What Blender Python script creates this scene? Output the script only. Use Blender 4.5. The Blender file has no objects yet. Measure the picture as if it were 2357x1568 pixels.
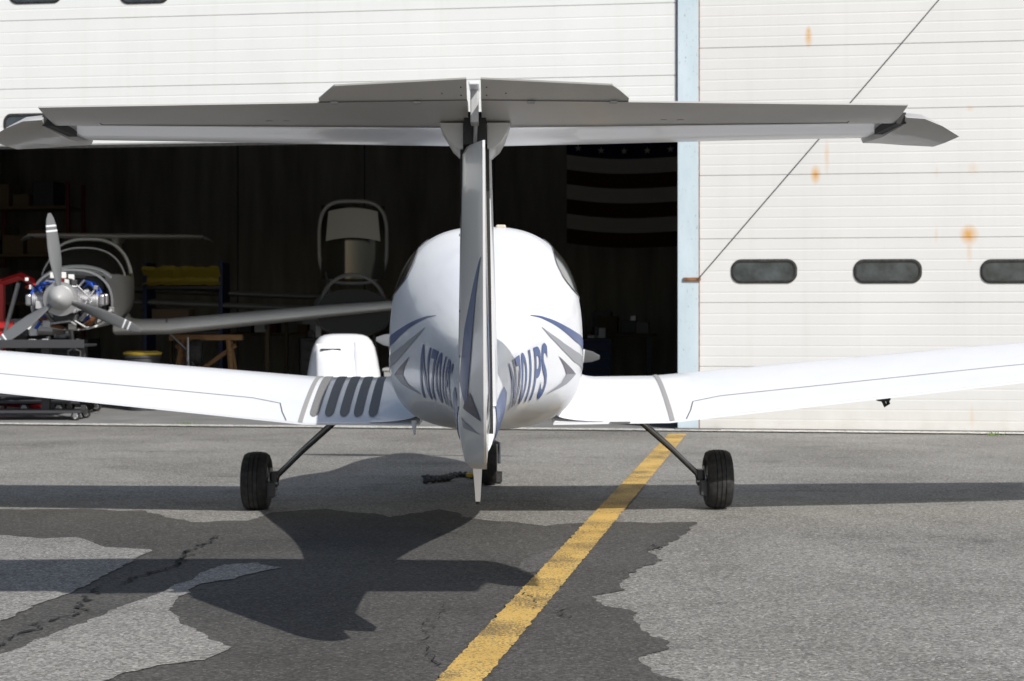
import bpy, bmesh, math, random
from mathutils import Vector, Matrix, noise
random.seed(7)
S=bpy.context.scene
S.view_settings.view_transform='Standard'; S.view_settings.look='None'; S.view_settings.exposure=0
F=3539.0; H=1.22; HZ=737.0; CX=1178.5; TOP=7.2
# ------------------------------------------------------------------ materials
def mat(name,col,rough=.5,metal=0,coat=0,spec=.5):
    m=bpy.data.materials.new(name); m.use_nodes=True
    b=m.node_tree.nodes['Principled BSDF']
    b.inputs['Base Color'].default_value=(*col,1); b.inputs['Roughness'].default_value=rough
    b.inputs['Metallic'].default_value=metal; b.inputs['Coat Weight'].default_value=coat
    b.inputs['Coat Roughness'].default_value=.08; b.inputs['Specular IOR Level'].default_value=spec
    return m
class NT:
    def __init__(s,m): s.t=m.node_tree; s.b=s.t.nodes['Principled BSDF']; s.tc=s.t.nodes.new('ShaderNodeTexCoord')
    def n(s,k,**kw):
        o=s.t.nodes.new(k)
        for a,v in kw.items(): setattr(o,a,v)
        return o
    def l(s,a,b): s.t.links.new(a,b)
    def mapping(s,scale=(1,1,1),loc=(0,0,0)):
        m=s.n('ShaderNodeMapping'); m.inputs['Scale'].default_value=scale; m.inputs['Location'].default_value=loc
        s.l(s.tc.outputs['Object'],m.inputs['Vector']); return m.outputs[0]
    def noise(s,scale,detail=4,rough=.55,vec=None,dist=0):
        o=s.n('ShaderNodeTexNoise'); o.inputs['Scale'].default_value=scale; o.inputs['Detail'].default_value=detail
        o.inputs['Roughness'].default_value=rough; o.inputs['Distortion'].default_value=dist
        s.l(vec or s.tc.outputs['Object'],o.inputs['Vector']); return o.outputs['Fac']
    def ramp(s,fac,a,b,ca=(0,0,0),cb=(1,1,1)):
        r=s.n('ShaderNodeValToRGB'); e=r.color_ramp.elements
        e[0].position=a; e[0].color=(*ca,1); e[1].position=b; e[1].color=(*cb,1)
        s.l(fac,r.inputs[0]); return r.outputs[0]
    def mix(s,fac,a,b,mode='MIX'):
        o=s.n('ShaderNodeMix',data_type='RGBA',blend_type=mode)
        if isinstance(fac,(int,float)): o.inputs[0].default_value=fac
        else: s.l(fac,o.inputs[0])
        for v,i in((a,6),(b,7)):
            if isinstance(v,tuple): o.inputs[i].default_value=(*v,1)
            else: s.l(v,o.inputs[i])
        return o.outputs[2]
    def math(s,op,a,b=0,clamp=False):
        o=s.n('ShaderNodeMath',operation=op); o.use_clamp=clamp
        for v,i in((a,0),(b,1)):
            if isinstance(v,(int,float)): o.inputs[i].default_value=v
            else: s.l(v,o.inputs[i])
        return o.outputs[0]
    def bump(s,h,strength=.3,dist=.01):
        o=s.n('ShaderNodeBump'); o.inputs['Strength'].default_value=strength; o.inputs['Distance'].default_value=dist
        s.l(h,o.inputs['Height']); s.l(o.outputs[0],s.b.inputs['Normal'])
    def col(s,c): s.l(c,s.b.inputs['Base Color'])

def paint(name,col,rough=.34,grime=.06,coat=.3):
    m=mat(name,col,rough,0,coat,.4); t=NT(m)
    g=t.noise(2.3,5,.6); g=t.ramp(g,.35,.75,tuple(c*(1-grime) for c in col),col)
    st=t.ramp(t.noise(9,5,.65,t.mapping((1,.25,1))),.55,.8); g=t.mix(t.math('MULTIPLY',st,grime),g,tuple(c*.6 for c in col))
    sp=t.ramp(t.noise(95,2,.5),.70,.76); 
    t.col(t.mix(t.math('MULTIPLY',sp,.25),g,tuple(c*.6 for c in col)))
    return m
WHITE=paint('white_gelcoat',(.785,.80,.83))
SHADED=paint('white_gelcoat_shaded',(.55,.54,.525),.42,.16,.15)  # darkened white: underside shade put into the tail parts' colour, plus grime mottling
WHITE2=paint('white_gelcoat_dusty',(.80,.80,.78),.4,.12)
BLUE=mat('blue_vinyl',(.018,.060,.21),.4,0,.1,.3)
GREYV=mat('silver_vinyl',(.27,.28,.31),.45,0,.1,.3)
PURP=mat('graphite_vinyl',(.10,.09,.12),.45,0,.1,.3)
GREYP=paint('grey_paint',(.42,.42,.42),.45)
DARKP=mat('dark_recess',(.02,.02,.02),.7)
SEAM=mat('seam',(.12,.12,.12),.8)
GLASS=mat('tinted_canopy',(.045,.043,.036),.12,0,.3,.5)
RUBBER=mat('rubber',(.018,.017,.017),.75)
t=NT(RUBBER); t.col(t.ramp(t.noise(30,4),.4,.75,(.013,.013,.013),(.045,.042,.04)))
STEEL=mat('steel',(.35,.35,.36),.38,.8)
DSTEEL=mat('dark_steel',(.07,.07,.075),.5,.5)
ALU=mat('cast_aluminium',(.55,.55,.56),.45,.5)
DIMW=mat('primer_grey',(.26,.26,.25),.6)
CARD=mat('old_cardboard',(.14,.10,.06),.85)
WALK=mat('walkway_grit',(.22,.215,.21),.9); t=NT(WALK); t.col(t.ramp(t.noise(220,3),.3,.7,(.14,.138,.135),(.29,.28,.27)))
SEAL=mat('gap_seal',(.33,.32,.31),.7)
BLUEH=mat('blue_hose',(.02,.09,.5),.4); REDP=mat('red_paint',(.45,.015,.015),.4); YEL=mat('yellow_plastic',(.55,.38,.03),.5)
WOOD=mat('timber',(.40,.22,.09),.7); t=NT(WOOD); t.col(t.ramp(t.noise(8,6,.6,t.mapping((1,1,8))),.3,.7,(.20,.105,.045),(.38,.22,.10)))
BLADE=mat('prop_blade',(.13,.135,.14),.4,0,.2)
RUSTM=mat('rusty_steel',(.2,.08,.03),.85); t=NT(RUSTM); t.col(t.ramp(t.noise(25,5),.35,.7,(.10,.035,.015),(.33,.15,.06)))

# ------------------------------------------------------------------ mesh helpers
def empty(name,loc=(0,0,0),rot=(0,0,0)):
    o=bpy.data.objects.new(name,None); o.location=loc; o.rotation_euler=rot; S.collection.objects.link(o); return o
def mobj(name,verts,faces,m,parent=None,smooth=True,fix=True,angle=35):
    me=bpy.data.meshes.new(name); me.from_pydata([tuple(v) for v in verts],[],faces)
    me.materials.append(m)
    if fix:
        b=bmesh.new(); b.from_mesh(me); bmesh.ops.recalc_face_normals(b,faces=b.faces); b.to_mesh(me); b.free()
    if smooth:
        me.shade_smooth()
        try: me.set_sharp_from_angle(angle=math.radians(angle))
        except Exception: pass
    o=bpy.data.objects.new(name,me); S.collection.objects.link(o)
    if parent: o.parent=parent
    return o
def loft(name,secs,m,parent=None,cap=True,smooth=True,angle=35):
    n=len(secs[0]); V=[p for s in secs for p in s]; Fc=[]
    for i in range(len(secs)-1):
        for j in range(n):
            k=(j+1)%n; Fc.append((i*n+j,i*n+k,(i+1)*n+k,(i+1)*n+j))
    if cap: Fc.append(tuple(range(n))); Fc.append(tuple((len(secs)-1)*n+j for j in range(n)))
    return mobj(name,V,Fc,m,parent,smooth,angle=angle)
def grid(name,rows,m,parent=None,smooth=True):
    n=len(rows[0]); V=[p for s in rows for p in s]; Fc=[]
    for i in range(len(rows)-1):
        for j in range(n-1): Fc.append((i*n+j,i*n+j+1,(i+1)*n+j+1,(i+1)*n+j))
    return mobj(name,V,Fc,m,parent,smooth,fix=False)
def box(name,a,b,m,parent=None,bev=.004,rot=None,loc=None):
    (x0,y0,z0),(x1,y1,z1)=a,b
    V=[(x0,y0,z0),(x1,y0,z0),(x1,y1,z0),(x0,y1,z0),(x0,y0,z1),(x1,y0,z1),(x1,y1,z1),(x0,y1,z1)]
    o=mobj(name,V,[(0,3,2,1),(4,5,6,7),(0,1,5,4),(1,2,6,5),(2,3,7,6),(3,0,4,7)],m,parent,False)
    if bev>0:
        md=o.modifiers.new('b','BEVEL'); md.width=bev; md.segments=2
    if loc: o.location=loc
    if rot: o.rotation_euler=rot
    return o
def tube(name,pts,r,m,parent=None,n=10,flat=1.0):
    pts=[Vector(p) for p in pts]; secs=[]
    rs=r if isinstance(r,(list,tuple)) else [r]*len(pts)
    for i,p in enumerate(pts):
        d=(pts[min(i+1,len(pts)-1)]-pts[max(i-1,0)]).normalized()
        u=d.cross(Vector((0,1,0))); 
        if u.length<.2: u=d.cross(Vector((0,0,1)))
        u.normalize(); v=d.cross(u).normalized()
        secs.append([p+u*rs[i]*math.cos(2*math.pi*k/n)*flat+v*rs[i]*math.sin(2*math.pi*k/n) for k in range(n)])
    return loft(name,secs,m,parent,angle=60)
def lathe(name,prof,c,m,parent=None,axis='x',n=40,cap=True):
    secs=[]
    for a,r in prof:
        ring=[]
        for k in range(n):
            t=2*math.pi*k/n; u,v=r*math.cos(t),r*math.sin(t)
            ring.append({'x':(c[0]+a,c[1]+u,c[2]+v),'y':(c[0]+u,c[1]+a,c[2]+v),'z':(c[0]+u,c[1]+v,c[2]+a)}[axis])
        secs.append(ring)
    return loft(name,secs,m,parent,cap=cap,angle=40)
def herm(xs,ys):
    n=len(xs); m=[0]*n
    for i in range(n):
        a,b=max(i-1,0),min(i+1,n-1); m[i]=(ys[b]-ys[a])/(xs[b]-xs[a])
    def f(x):
        if x<=xs[0]: return ys[0]
        if x>=xs[-1]: return ys[-1]
        i=max(k for k in range(n-1) if xs[k]<=x); h=xs[i+1]-xs[i]; t=(x-xs[i])/h
        return (2*t**3-3*t*t+1)*ys[i]+(t**3-2*t*t+t)*h*m[i]+(-2*t**3+3*t*t)*ys[i+1]+(t**3-t*t)*h*m[i+1]
    return f
def lerp(a,b,t): return a+(b-a)*t
def pl(pts,t):
    k=t*(len(pts)-1); i=min(int(k),len(pts)-2); f=k-i
    return tuple(lerp(a,b,f) for a,b in zip(pts[i],pts[i+1]))
# ------------------------------------------------------------------ aircraft
ST=[(5.16,.060,.99,.755,.87),(5.4,.075,1.02,.76,.88),(5.8,.092,1.07,.768,.90),(6.3,.120,1.12,.768,.93),(6.8,.170,1.19,.752,.95),
(7.2,.235,1.28,.725,.97),(7.6,.320,1.41,.69,.98),(8.0,.418,1.55,.652,1.0),(8.5,.515,1.69,.615,1.03),(9.0,.565,1.762,.59,1.04),
(9.5,.588,1.785,.57,1.04),(10,.588,1.74,.56,1.02),(10.5,.57,1.60,.56,.98),(11,.54,1.38,.57,.94),(11.4,.51,1.26,.59,.92),
(12,.46,1.19,.63,.91),(12.4,.39,1.13,.69,.92),(12.7,.25,1.07,.80,.94)]
fw,ft,fb,fc=[herm([s[0] for s in ST],[s[k] for s in ST]) for k in (1,2,3,4)]
NUf=herm([5.1,6.5,7.5,8.3,9,10,11,12.7],[2.1,2.15,2.3,2.5,2.6,2.6,2.3,2.2]); NLf=herm([5.1,6.8,8,9,12.7],[2.1,2.2,2.6,2.9,2.4])
def fF(x,y,z):
    c=fc(y)
    if z>=c: h=ft(y)-c; n=NUf(y)
    else: h=c-fb(y); n=NLf(y)
    return (abs(x)/fw(y))**n+(abs(z-c)/h)**n-1
def fX(y,z):
    c=fc(y)
    if z>=c: h=ft(y)-c; n=NUf(y)
    else: h=c-fb(y); n=NLf(y)
    q=1-min(.999,(abs(z-c)/h))**n
    return fw(y)*q**(1/n)
def fP(y,z,side,off=.0025):
    x=fX(y,z); e=.004
    g=Vector((fF(x+e,y,z)-fF(x-e,y,z),fF(x,y+e,z)-fF(x,y-e,z),fF(x,y,z+e)-fF(x,y,z-e))).normalized()
    p=Vector((x,y,z))+g*off; return (p.x*side,p.y,p.z)
def fsec(y,ymul=1,n=72,ztop=9):
    w,t,b,c=fw(y),min(ft(y),ztop),fb(y),fc(y); ring=[]
    for k in range(n):
        a=2*math.pi*k/n; cs,sn=math.cos(a),math.sin(a); e=NUf(y) if sn>=0 else NLf(y)
        ring.append((w*math.copysign(abs(cs)**(2/e),cs),y,c+((t-c) if sn>=0 else (c-b))*math.copysign(abs(sn)**(2/e),sn)))
    return ring
def axis_x(d): return -.07-.0087*d
def yz(px,py):      # where a sight line meets the aft fuselage (used to measure the paint scheme)
    d=5.3
    while d<9.3:
        x=(px-CX)/F*d-axis_x(d); z=H+(HZ-py)/F*d
        if fF(x,d,z)<0: return (d,z)
        d+=.01
    return (9.2,H+(HZ-py)/F*9.2)
def fdecal(name,lo,up,m,parent,side,n=28,k=5,off=.0028):
    rows=[]
    for i in range(n+1):
        a=pl(lo,i/n); b=pl(up,i/n)
        rows.append([fP(lerp(a[0],b[0],j/k),lerp(a[1],b[1],j/k),side,off) for j in range(k+1)])
    return grid(name,rows,m,parent)
WS=[(.40,9.2,.595,10.5,.70,.168,.05),(1.1,9.2,.603,10.5,.71,.165,.05),(3.2,9.28,.825,10.42,.915,.14,.045),(5.4,9.45,1.05,10.3,1.12,.09,.03),
(5.8,9.58,1.11,10.18,1.16,.05,.015),(5.97,9.75,1.19,10.05,1.21,.018,.008)]
def naca(s): return (.2969*math.sqrt(max(s,0))-.126*s-.3516*s*s+.2843*s**3-.1015*s**4)/.1
def wst(x):
    for i in range(len(WS)-1):
        if x<=WS[i+1][0] or i==len(WS)-2:
            t=(x-WS[i][0])/(WS[i+1][0]-WS[i][0]); return [lerp(a,b,t) for a,b in zip(WS[i],WS[i+1])]
def wpt(x,s,upper=True,off=0):
    _,yt,zt,yl,zl,u,l=wst(abs(x)); y=lerp(yl,yt,s); z=lerp(zl,zt,s)
    z+= (u*naca(s)+off) if upper else -(l*naca(s)+off)
    if s>.999: z+=.003 if upper else -.003
    return (x,y,z)
def wing(side,parent,W):
    xs=[.40,.75,1.1,1.5,2,2.6,3.2,3.8,4.4,5,5.4,5.6,5.8,5.9,5.97]; N=22; secs=[]
    ss=[.5-.5*math.cos(math.pi*i/N) for i in range(N+1)]
    for x in xs:
        secs.append([wpt(x*side,s) for s in reversed(ss)]+[wpt(x*side,s,False) for s in ss[1:]])
    return loft('wing_right' if side>0 else 'wing_left',secs,W,parent)
def wstrip(name,path,w,m,parent,side,n=30,off=.004,rnd=False):
    rows=[]
    for i in range(n+1):
        t=i/n; x,s=pl(path,t); x0,s0=pl(path,max(0,t-.01)); x1,s1=pl(path,min(1,t+.01))
        dx,dy=(x1-x0),(s1-s0)*1.3; L=math.hypot(dx,dy) or 1; nx,ny=-dy/L,dx/L
        ww=w
        if rnd: 
            e=min(t,1-t)*n/3.0; ww=w*math.sqrt(max(0.08,1-(1-min(1,e))**2))
        rows.append([wpt((x+nx*ww*q)*side,min(.995,max(.001,s+ny*ww*q/1.3)),True,off) for q in (-.5,0,.5)])
    return grid(name,rows,m,parent)
def blade(name,R,ang,c,parent):
    secs=[]; rs=[.07,.13,.2,.32,.45,.6,.72,.78,.80,.84,.86,.93,.98,1.0]
    ch=herm([.07,.2,.45,.75,.93,1.0],[.05,.09,.145,.125,.085,.03]); tw=herm([.07,.3,.6,1.0],[62,42,26,16]); 
    for q in rs:
        r=q*R; c_=ch(q)*1.1; a=math.radians(tw(q)); th=max(.006,.045*(1-q)**1.2+.006)
        ring=[]
        for k in range(14):
            u=math.cos(2*math.pi*k/14)*c_/2; v=math.sin(2*math.pi*k/14)*th/2
            X=u*math.cos(a)-v*math.sin(a); Y=u*math.sin(a)+v*math.cos(a)
            ca,sa=math.cos(ang),math.sin(ang)
            ring.append((c[0]+r*sa+X*ca,c[1]+Y,c[2]+r*ca-X*sa))
        secs.append(ring)
    o=loft(name,secs,BLADE,parent); o.data.materials.append(WHITE)
    for p in o.data.polygons:
        i=min(v for v in p.vertices)//14
        if len(p.vertices)==4 and i in (7,9) : p.material_index=1
    return o
def build_aircraft(name,loc,rot,main=True,cowl=True,phi=93,nb=3):
    A=empty(name,loc,rot); W=WHITE if main else WHITE2; WA=SHADED if main else WHITE2
    y1=12.7 if cowl else 11.45
    NY=240
    fu=loft('fuselage',[fsec(lerp(5.16,y1,i/NY),n=144) for i in range(NY+1)],W,A); fu.data.materials.append(GLASS); fu.data.materials.append(DARKP)
    for p in fu.data.polygons:
        c=p.center
        if len(p.vertices)>4 and not cowl and c.y>11: p.material_index=2
        if 9.72<c.y<11.02 and c.z>lerp(1.26,1.30,(c.y-9.7)/1.3): p.material_index=1
    av=[(9.05,1.67),(8.80,1.62),(8.68,1.56),(8.62,1.49),(8.66,1.42),(8.76,1.36),(8.95,1.31)]
    if main: 
        h_=herm([552,578,605,636,662,680,690],[1266,1275,1282,1296,1315,1331,1341])
        av=[yz(h_(y),y) for y in range(552,691,6)]
    for sd in (1,-1):
        fdecal('rear_window',av,[(9.62,z) for _,z in av],GLASS,A,sd,46,12,.003)
        tube('window_rim',[fP(d,z,sd,.004) for d,z in av],.0028,SEAM,A,6)
    box('roof_antenna',(.06,9.0,1.752),(.12,9.12,1.779),mat('cream',(.5,.46,.36),.6),A,.01)
    if main:
        R=lambda L:[yz(*q) for q in L]
        bu=R([(1222,726),(1245,728),(1270,736),(1300,750),(1325,765)])+[(9.1,1.10),(9.7,1.02)]
        bl=R([(1222,727),(1245,732),(1270,744),(1300,764),(1325,787)])+[(9.1,1.03),(9.7,.92)]
        gu=R([(1248,753),(1270,770),(1300,792),(1325,809)])+[(9.1,.985),(9.5,.92)]
        gl=R([(1248,755),(1268,778),(1295,806),(1322,834)])+[(9.1,.91),(9.5,.84)]
        ao=R([(1286,820),(1305,838),(1326,862),(1305,884),(1258,908)]); ai=R([(1288,823),(1298,842),(1304,862),(1292,882),(1258,907)])
        for sd in (1,-1):
            fdecal('blue_swoosh',bl,bu,BLUE,A,sd); fdecal('silver_swoosh',gl,gu,GREYV,A,sd)
            fdecal('arrow_graphic_upper',ai[:3],ao[:3],PURP,A,sd,16); fdecal('arrow_graphic_lower',ai[2:],ao[2:],GREYV,A,sd,16)
            fdecal('tailcone_blue_band',[(5.25,.80),(5.6,.81),(5.9,.86),(6.05,.93)],[(5.25,.93),(5.6,.95),(5.9,.965),(6.05,.935)],BLUE,A,sd)
            cu=bpy.data.curves.new('reg','FONT'); cu.body='N701PS'; cu.size=1; cu.offset=.018; cu.resolution_u=6; cu.shear=.22; cu.space_character=1.06
            to=bpy.data.objects.new('reg',cu); S.collection.objects.link(to)
            me=bpy.data.meshes.new_from_object(to.evaluated_get(bpy.context.evaluated_depsgraph_get()))
            bpy.data.objects.remove(to)
            b=bmesh.new(); b.from_mesh(me); bmesh.ops.triangulate(b,faces=b.faces)
            for _ in range(5):
                L=[e for e in b.edges if e.calc_length()>.06]
                if L: bmesh.ops.subdivide_edges(b,edges=L,cuts=1); bmesh.ops.triangulate(b,faces=b.faces)
            xs=[v.co.x for v in b.verts]; ys=[v.co.y for v in b.verts]; xa,xb,ya,yb=min(xs),max(xs),min(ys),max(ys)
            for v in b.verts:
                u=(v.co.x-xa)/(xb-xa); h=(v.co.y-ya)/(yb-ya)
                y=lerp(6.35,7.58,u) if sd>0 else lerp(7.58,6.35,u)
                q=(y-6.35)/1.23
                zb=lerp(.845,.835,q); v.co=fP(y,zb+h*lerp(.19,.275,q),sd,.0035)
            b.to_mesh(me); b.free(); me.materials.clear(); me.materials.append(BLUE)
            o=bpy.data.objects.new('registration_lettering',me); S.collection.objects.link(o); o.parent=A
        for sd in (1,-1):
            fdecal('panel_seam',[(9.62,.75),(9.62,1.74)],[(9.628,.75),(9.628,1.74)],SEAM,A,sd,30,1,.002)
    else:
        for yy,r in ((10.98,.035),(9.72,.03),(10.35,.014)):
            pts=sorted([Vector(q) for q in fsec(yy) if q[2]>1.24],key=lambda q:q.x)
            tube('canopy_frame',pts,r,WHITE2,A,8)
    WG=empty('wings'); WG.parent=A
    if not main: WG.location=(0,0,-.17)
    for sd in (1,-1):
        wing(sd,WG,W)
        rows=[]
        for i in range(25):
            s=i/24*1.0; xw=.70; y_=lerp(10.5,9.21,s)
            top=wpt(xw*sd,min(.985,max(.01,s)),True,.001); zf=top[2]+lerp(.045,.085,math.sin(math.pi*s))
            xf=fX(y_,zf)-.004; row=[]
            for j in range(9):
                a=j/8*math.pi/2; row.append((sd*(xf+(xw-xf)*(1-math.cos(a))),y_,top[2]+(zf-top[2])*(1-math.sin(a))))
            rows.append(row)
        grid('wing_root_fillet',rows,W,WG)
        wstrip('gap_seal',[(1.11,.04),(1.112,.4),(1.115,.93),(1.115,.995)],.028,SEAL,WG,sd,30,.004)
        wstrip('flap_gap',[(1.20,.99),(1.24,.90),(1.27,.80),(1.45,.765),(3.2,.76),(4.9,.76),(4.92,.99)],.007,SEAM,WG,sd,90,.002)
        q=wpt(2.48*sd,.72,False,0)
        box('tie_down',(q[0]-.045,q[1]-.05,q[2]-.045),(q[0]+.035,q[1]+.05,q[2]+.015),DARKP,WG,.015); tube('tie_down_ring',[(q[0]-.01,q[1],q[2]-.03),(q[0]+.01,q[1],q[2]-.075),(q[0]+.028,q[1],q[2]-.06),(q[0]+.02,q[1],q[2]-.03)],.012,DARKP,WG)
    if main:
        for x in (.69,.78,.865,.955,1.045): wstrip('walkway_strip',[(x,.20),(x,.93)],.058,WALK,WG,-1,34,.0045,True)
        box('flap_placard',(.74,9.19,.600),(.86,9.196,.609),SEAM,WG,0)
    hy=lambda z: lerp(5.18,5.08,(z-.75)/1.1)
    secs=[]
    for z in [.93,1.05,1.2,1.4,1.6,1.78,1.875]:
        k=(z-.93)/.945; yl=lerp(6.12,5.72,min(1,(k*1.1))**.6); t=lerp(.074,.050,k); yh=hy(z)+.01; ring=[]
        ss=[1,.8,.6,.4,.25,.12,.04,0,.04,.12,.25,.4,.6,.8,1]
        for i,s in enumerate(ss):
            th=max(naca(s)*t if s<.3 else t*lerp(1,.88,(s-.3)/.7),0)*(1 if i<7 else -1); 
            if s==0: th=0
            ring.append((th,lerp(yl,yh,s),z))
        secs.append(ring)
    loft('vertical_fin',secs,W,A)
    RT=[(.722,.020,5.13),(.745,.040,5.06),(.80,.052,4.97),(.90,.056,4.89),(1.0,.057,4.86),(1.3,.052,4.85),(1.6,.046,4.85),(1.765,.043,4.85),(1.79,.030,4.87)]
    secs=[]; dx=.030 if main else 0
    thR=.78 if main else 1
    for z,th,yt in RT:
        yh=hy(z)-.015
        secs.append([(-th,yh,z),(-th*.8+dx*.25,lerp(yh,yt,.35),z),(dx-.004,yt,z),(dx+.004,yt,z),(th*.8*thR+dx*.25,lerp(yh,yt,.35),z),(th*thR,yh,z)])
    loft('rudder',secs,paint('rudder_gelcoat',(.68,.68,.68),.30,.12,.4) if main else W,A,angle=25)
    loft('rudder_gap',[[(-.05,hy(z)-.012,z),(.056*lerp(1,.8,(z-.8)),hy(z)-.012,z),(.05*lerp(1,.8,(z-.8)),hy(z)+.012,z),(-.05,hy(z)+.012,z)] for z in (.80,1.1,1.45,1.80)],DARKP,A)
    rth=herm([r[0] for r in RT],[r[1] for r in RT]); ryt=herm([r[0] for r in RT],[r[2] for r in RT])
    def rud(sd,z,q,off=.002):
        th=rth(z)*(thR if sd>0 else 1); yh=hy(z)-.015; yt=ryt(z)
        if q<.35: x=lerp(sd*th,sd*th*.8+dx*.25,q/.35)
        else: x=lerp(sd*th*.8+dx*.25,dx+sd*.004,(q-.35)/.65)
        return (x+sd*off,lerp(yh,yt,q),z)
    if main:
        for sd in (1,-1):
            rows=[]
            for i in range(31):
                t=i/30; z=lerp(1.42,1.02,t); q0=lerp(.93,.02,t**.8); wd=lerp(.02,.42,t); rows.append([rud(sd,z,max(.01,q0)),rud(sd,z-.05*t,min(.97,q0+wd*.5)),rud(sd,z-.10*t,min(.97,q0+wd))])
            grid('rudder_blue_swoosh',rows,BLUE,A)
            def tri(nm,P,m): 
                rows=[]
                for i in range(9):
                    t=i/8; a=(lerp(P[0][0],P[1][0],t),lerp(P[0][1],P[1][1],t)); c=(lerp(P[0][0],P[2][0],t),lerp(P[0][1],P[2][1],t))
                    rows.append([rud(sd,lerp(a[1],c[1],j/6),lerp(a[0],c[0],j/6),.0025) for j in range(7)])
                grid(nm,rows,m,A)
            tri('rudder_graphite',[(.55,.985),(.28,.93),(.93,.895)],PURP); tri('rudder_silver',[(.1,.90),(.25,.865),(.9,.85)],GREYV)
        for z in (1.1,1.25,1.5,1.66): lathe('rivet',[(0,.0045),(.002,.0045)],(-.054,5.06,z),DARKP,A,n=8)
    loft('ventral_skid',[[(-.020,5.22,.765),(-.020,5.62,.775),(.020,5.62,.775),(.020,5.22,.765)],[(-.013,5.30,.68),(-.013,5.56,.69),(.013,5.56,.69),(.013,5.30,.68)],[(-.008,5.38,.585),(-.008,5.50,.59),(.008,5.50,.59),(.008,5.38,.585)]],W,A,angle=25)
    box('skid_tip',(-.007,5.39,.574),(.007,5.49,.584),DARKP,A,.002)
    ss=[.5-.5*math.cos(math.pi*i/14) for i in range(15)]
    for sd in (1,-1):
        secs=[]
        for x,yt,yl,zc,up,dn in [(0,5.17,5.80,1.903,.045,.045),(.5,5.17,5.78,1.906,.043,.040),(1.0,5.17,5.75,1.908,.038,.032),(1.42,5.17,5.72,1.907,.03,.026)]:
            ring=[]
            for s in reversed(ss): ring.append((sd*x,lerp(yl,yt,s),zc+up*max(naca(s),.35*(s>.6)*1)))
            for s in ss[1:]: ring.append((sd*x,lerp(yl,yt,s),zc-dn*max(naca(s),.55*(s>.6)*1)))
            secs.append(ring)
        loft('stabilizer',secs,W,A)
        secs=[]
        for x,ya,yb,zc,h in [(1.428,5.08,5.72,1.889,.030),(1.475,5.03,5.66,1.878,.026),(1.53,5.02,5.55,1.853,.016),(1.588,5.03,5.36,1.820,.006)]:
            secs.append([(sd*x,ya,zc-.004),(sd*x,ya+.04,zc+h*.6),(sd*x,lerp(ya,yb,.5),zc+h),(sd*x,yb-.03,zc+h*.6),(sd*x,yb,zc),(sd*x,yb-.03,zc-h*.6),(sd*x,lerp(ya,yb,.5),zc-h),(sd*x,ya+.04,zc-h*.8)])
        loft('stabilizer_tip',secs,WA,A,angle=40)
        box('tip_gap',(sd*1.40,5.10,1.868),(sd*1.432,5.4,1.905),DARKP,A,0)
        secs=[]
        for i in range(9):
            t=i/8; xh=lerp(.022,1.402,t); xt=lerp(.022,1.372,t); zt=lerp(1.915,1.896,t); zl=lerp(1.862,1.874,t); zu=lerp(1.93,1.925,t)
            secs.append([(sd*xh,5.155,zl+.012),(sd*xh,5.14,zl),(sd*lerp(xh,xt,.6),lerp(5.14,4.85,.6),lerp(zl,zt,.6)-.004),(sd*xt,4.85,zt-.0025),(sd*xt,4.85,zt+.0025),(sd*lerp(xh,xt,.5),lerp(5.14,4.85,.5),lerp(zu,zt,.5)+.008),(sd*xh,5.14,zu),(sd*xh,5.155,zu-.012)])
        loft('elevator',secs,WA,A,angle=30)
        for px_ in (.62,.675): lathe('balance_cover',[(0,.014),(-.003,.013)],(sd*px_,5.06,1.879),SEAL,A,'z',14)
        grid('elevator_seam',[[(sd*lerp(.03,1.24,i/10),5.125,lerp(1.862,1.874,i/10)-.001),(sd*lerp(.03,1.24,i/10),5.116,lerp(1.862,1.874,i/10)-.0005)] for i in range(11)],SEAM,A)
        tube('elevator_end_notch',[(sd*1.24,5.12,1.8735),(sd*1.24,5.09,1.877)],.002,SEAM,A,6)
        tab=[[(sd*.022,4.845,1.913),(sd*.022,4.752,1.965),(sd*.022,4.75,1.970),(sd*.022,4.845,1.923)],
             [(sd*.43,4.845,1.910),(sd*.43,4.757,1.945),(sd*.43,4.755,1.950),(sd*.43,4.845,1.920)],
             [(sd*.455,4.845,1.9095),(sd*.455,4.79,1.935),(sd*.455,4.79,1.938),(sd*.455,4.845,1.919)],
             [(sd*.487,4.845,1.908),(sd*.487,4.825,1.915),(sd*.487,4.825,1.919),(sd*.487,4.845,1.916)]]
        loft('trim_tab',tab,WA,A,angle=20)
        grid('tab_hinge_line',[[(sd*.022,4.843,1.9115),(sd*.022,4.839,1.9135)],[(sd*.487,4.843,1.9055),(sd*.487,4.839,1.9085)]],SEAM,A)
        for hx in (.18,.44): box('tab_hinge',(sd*hx-.012,4.835,1.902),(sd*hx+.012,4.86,1.909),SEAL,A,.002)
        for hx,hz in ((.04,1.925),(.04,1.945),(.10,1.93),(.40,1.925)): lathe('rivet',[(0,.0022),(-.0015,.0022)],(sd*hx,4.835-(hz-1.915)*1.7,hz-.001),DARKP,A,'y',8)
        secs=[]
        for y,w1,zb in [(5.05,.105,1.795),(5.12,.108,1.79),(5.4,.10,1.795),(5.62,.075,1.82),(5.78,.05,1.85)]:
            secs.append([(sd*.040,y,zb-.01),(sd*.055,y,zb-.012),(sd*lerp(.055,w1,.6),y,zb+.012),(sd*w1,y,zb+.045),(sd*(w1+.01),y,1.868),(sd*.040,y,1.868)])
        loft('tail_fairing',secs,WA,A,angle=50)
    box('tail_cavity',(-.036,5.02,1.795),(.036,5.3,1.90),DARKP,A,0)
    box('elevator_lever',(-.013,4.90,1.85),(.013,5.0,1.965),GREYP,A,.004,)
    box('elevator_lever_cap',(-.016,4.80,1.955),(.016,4.96,1.968),W,A,.004)
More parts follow.
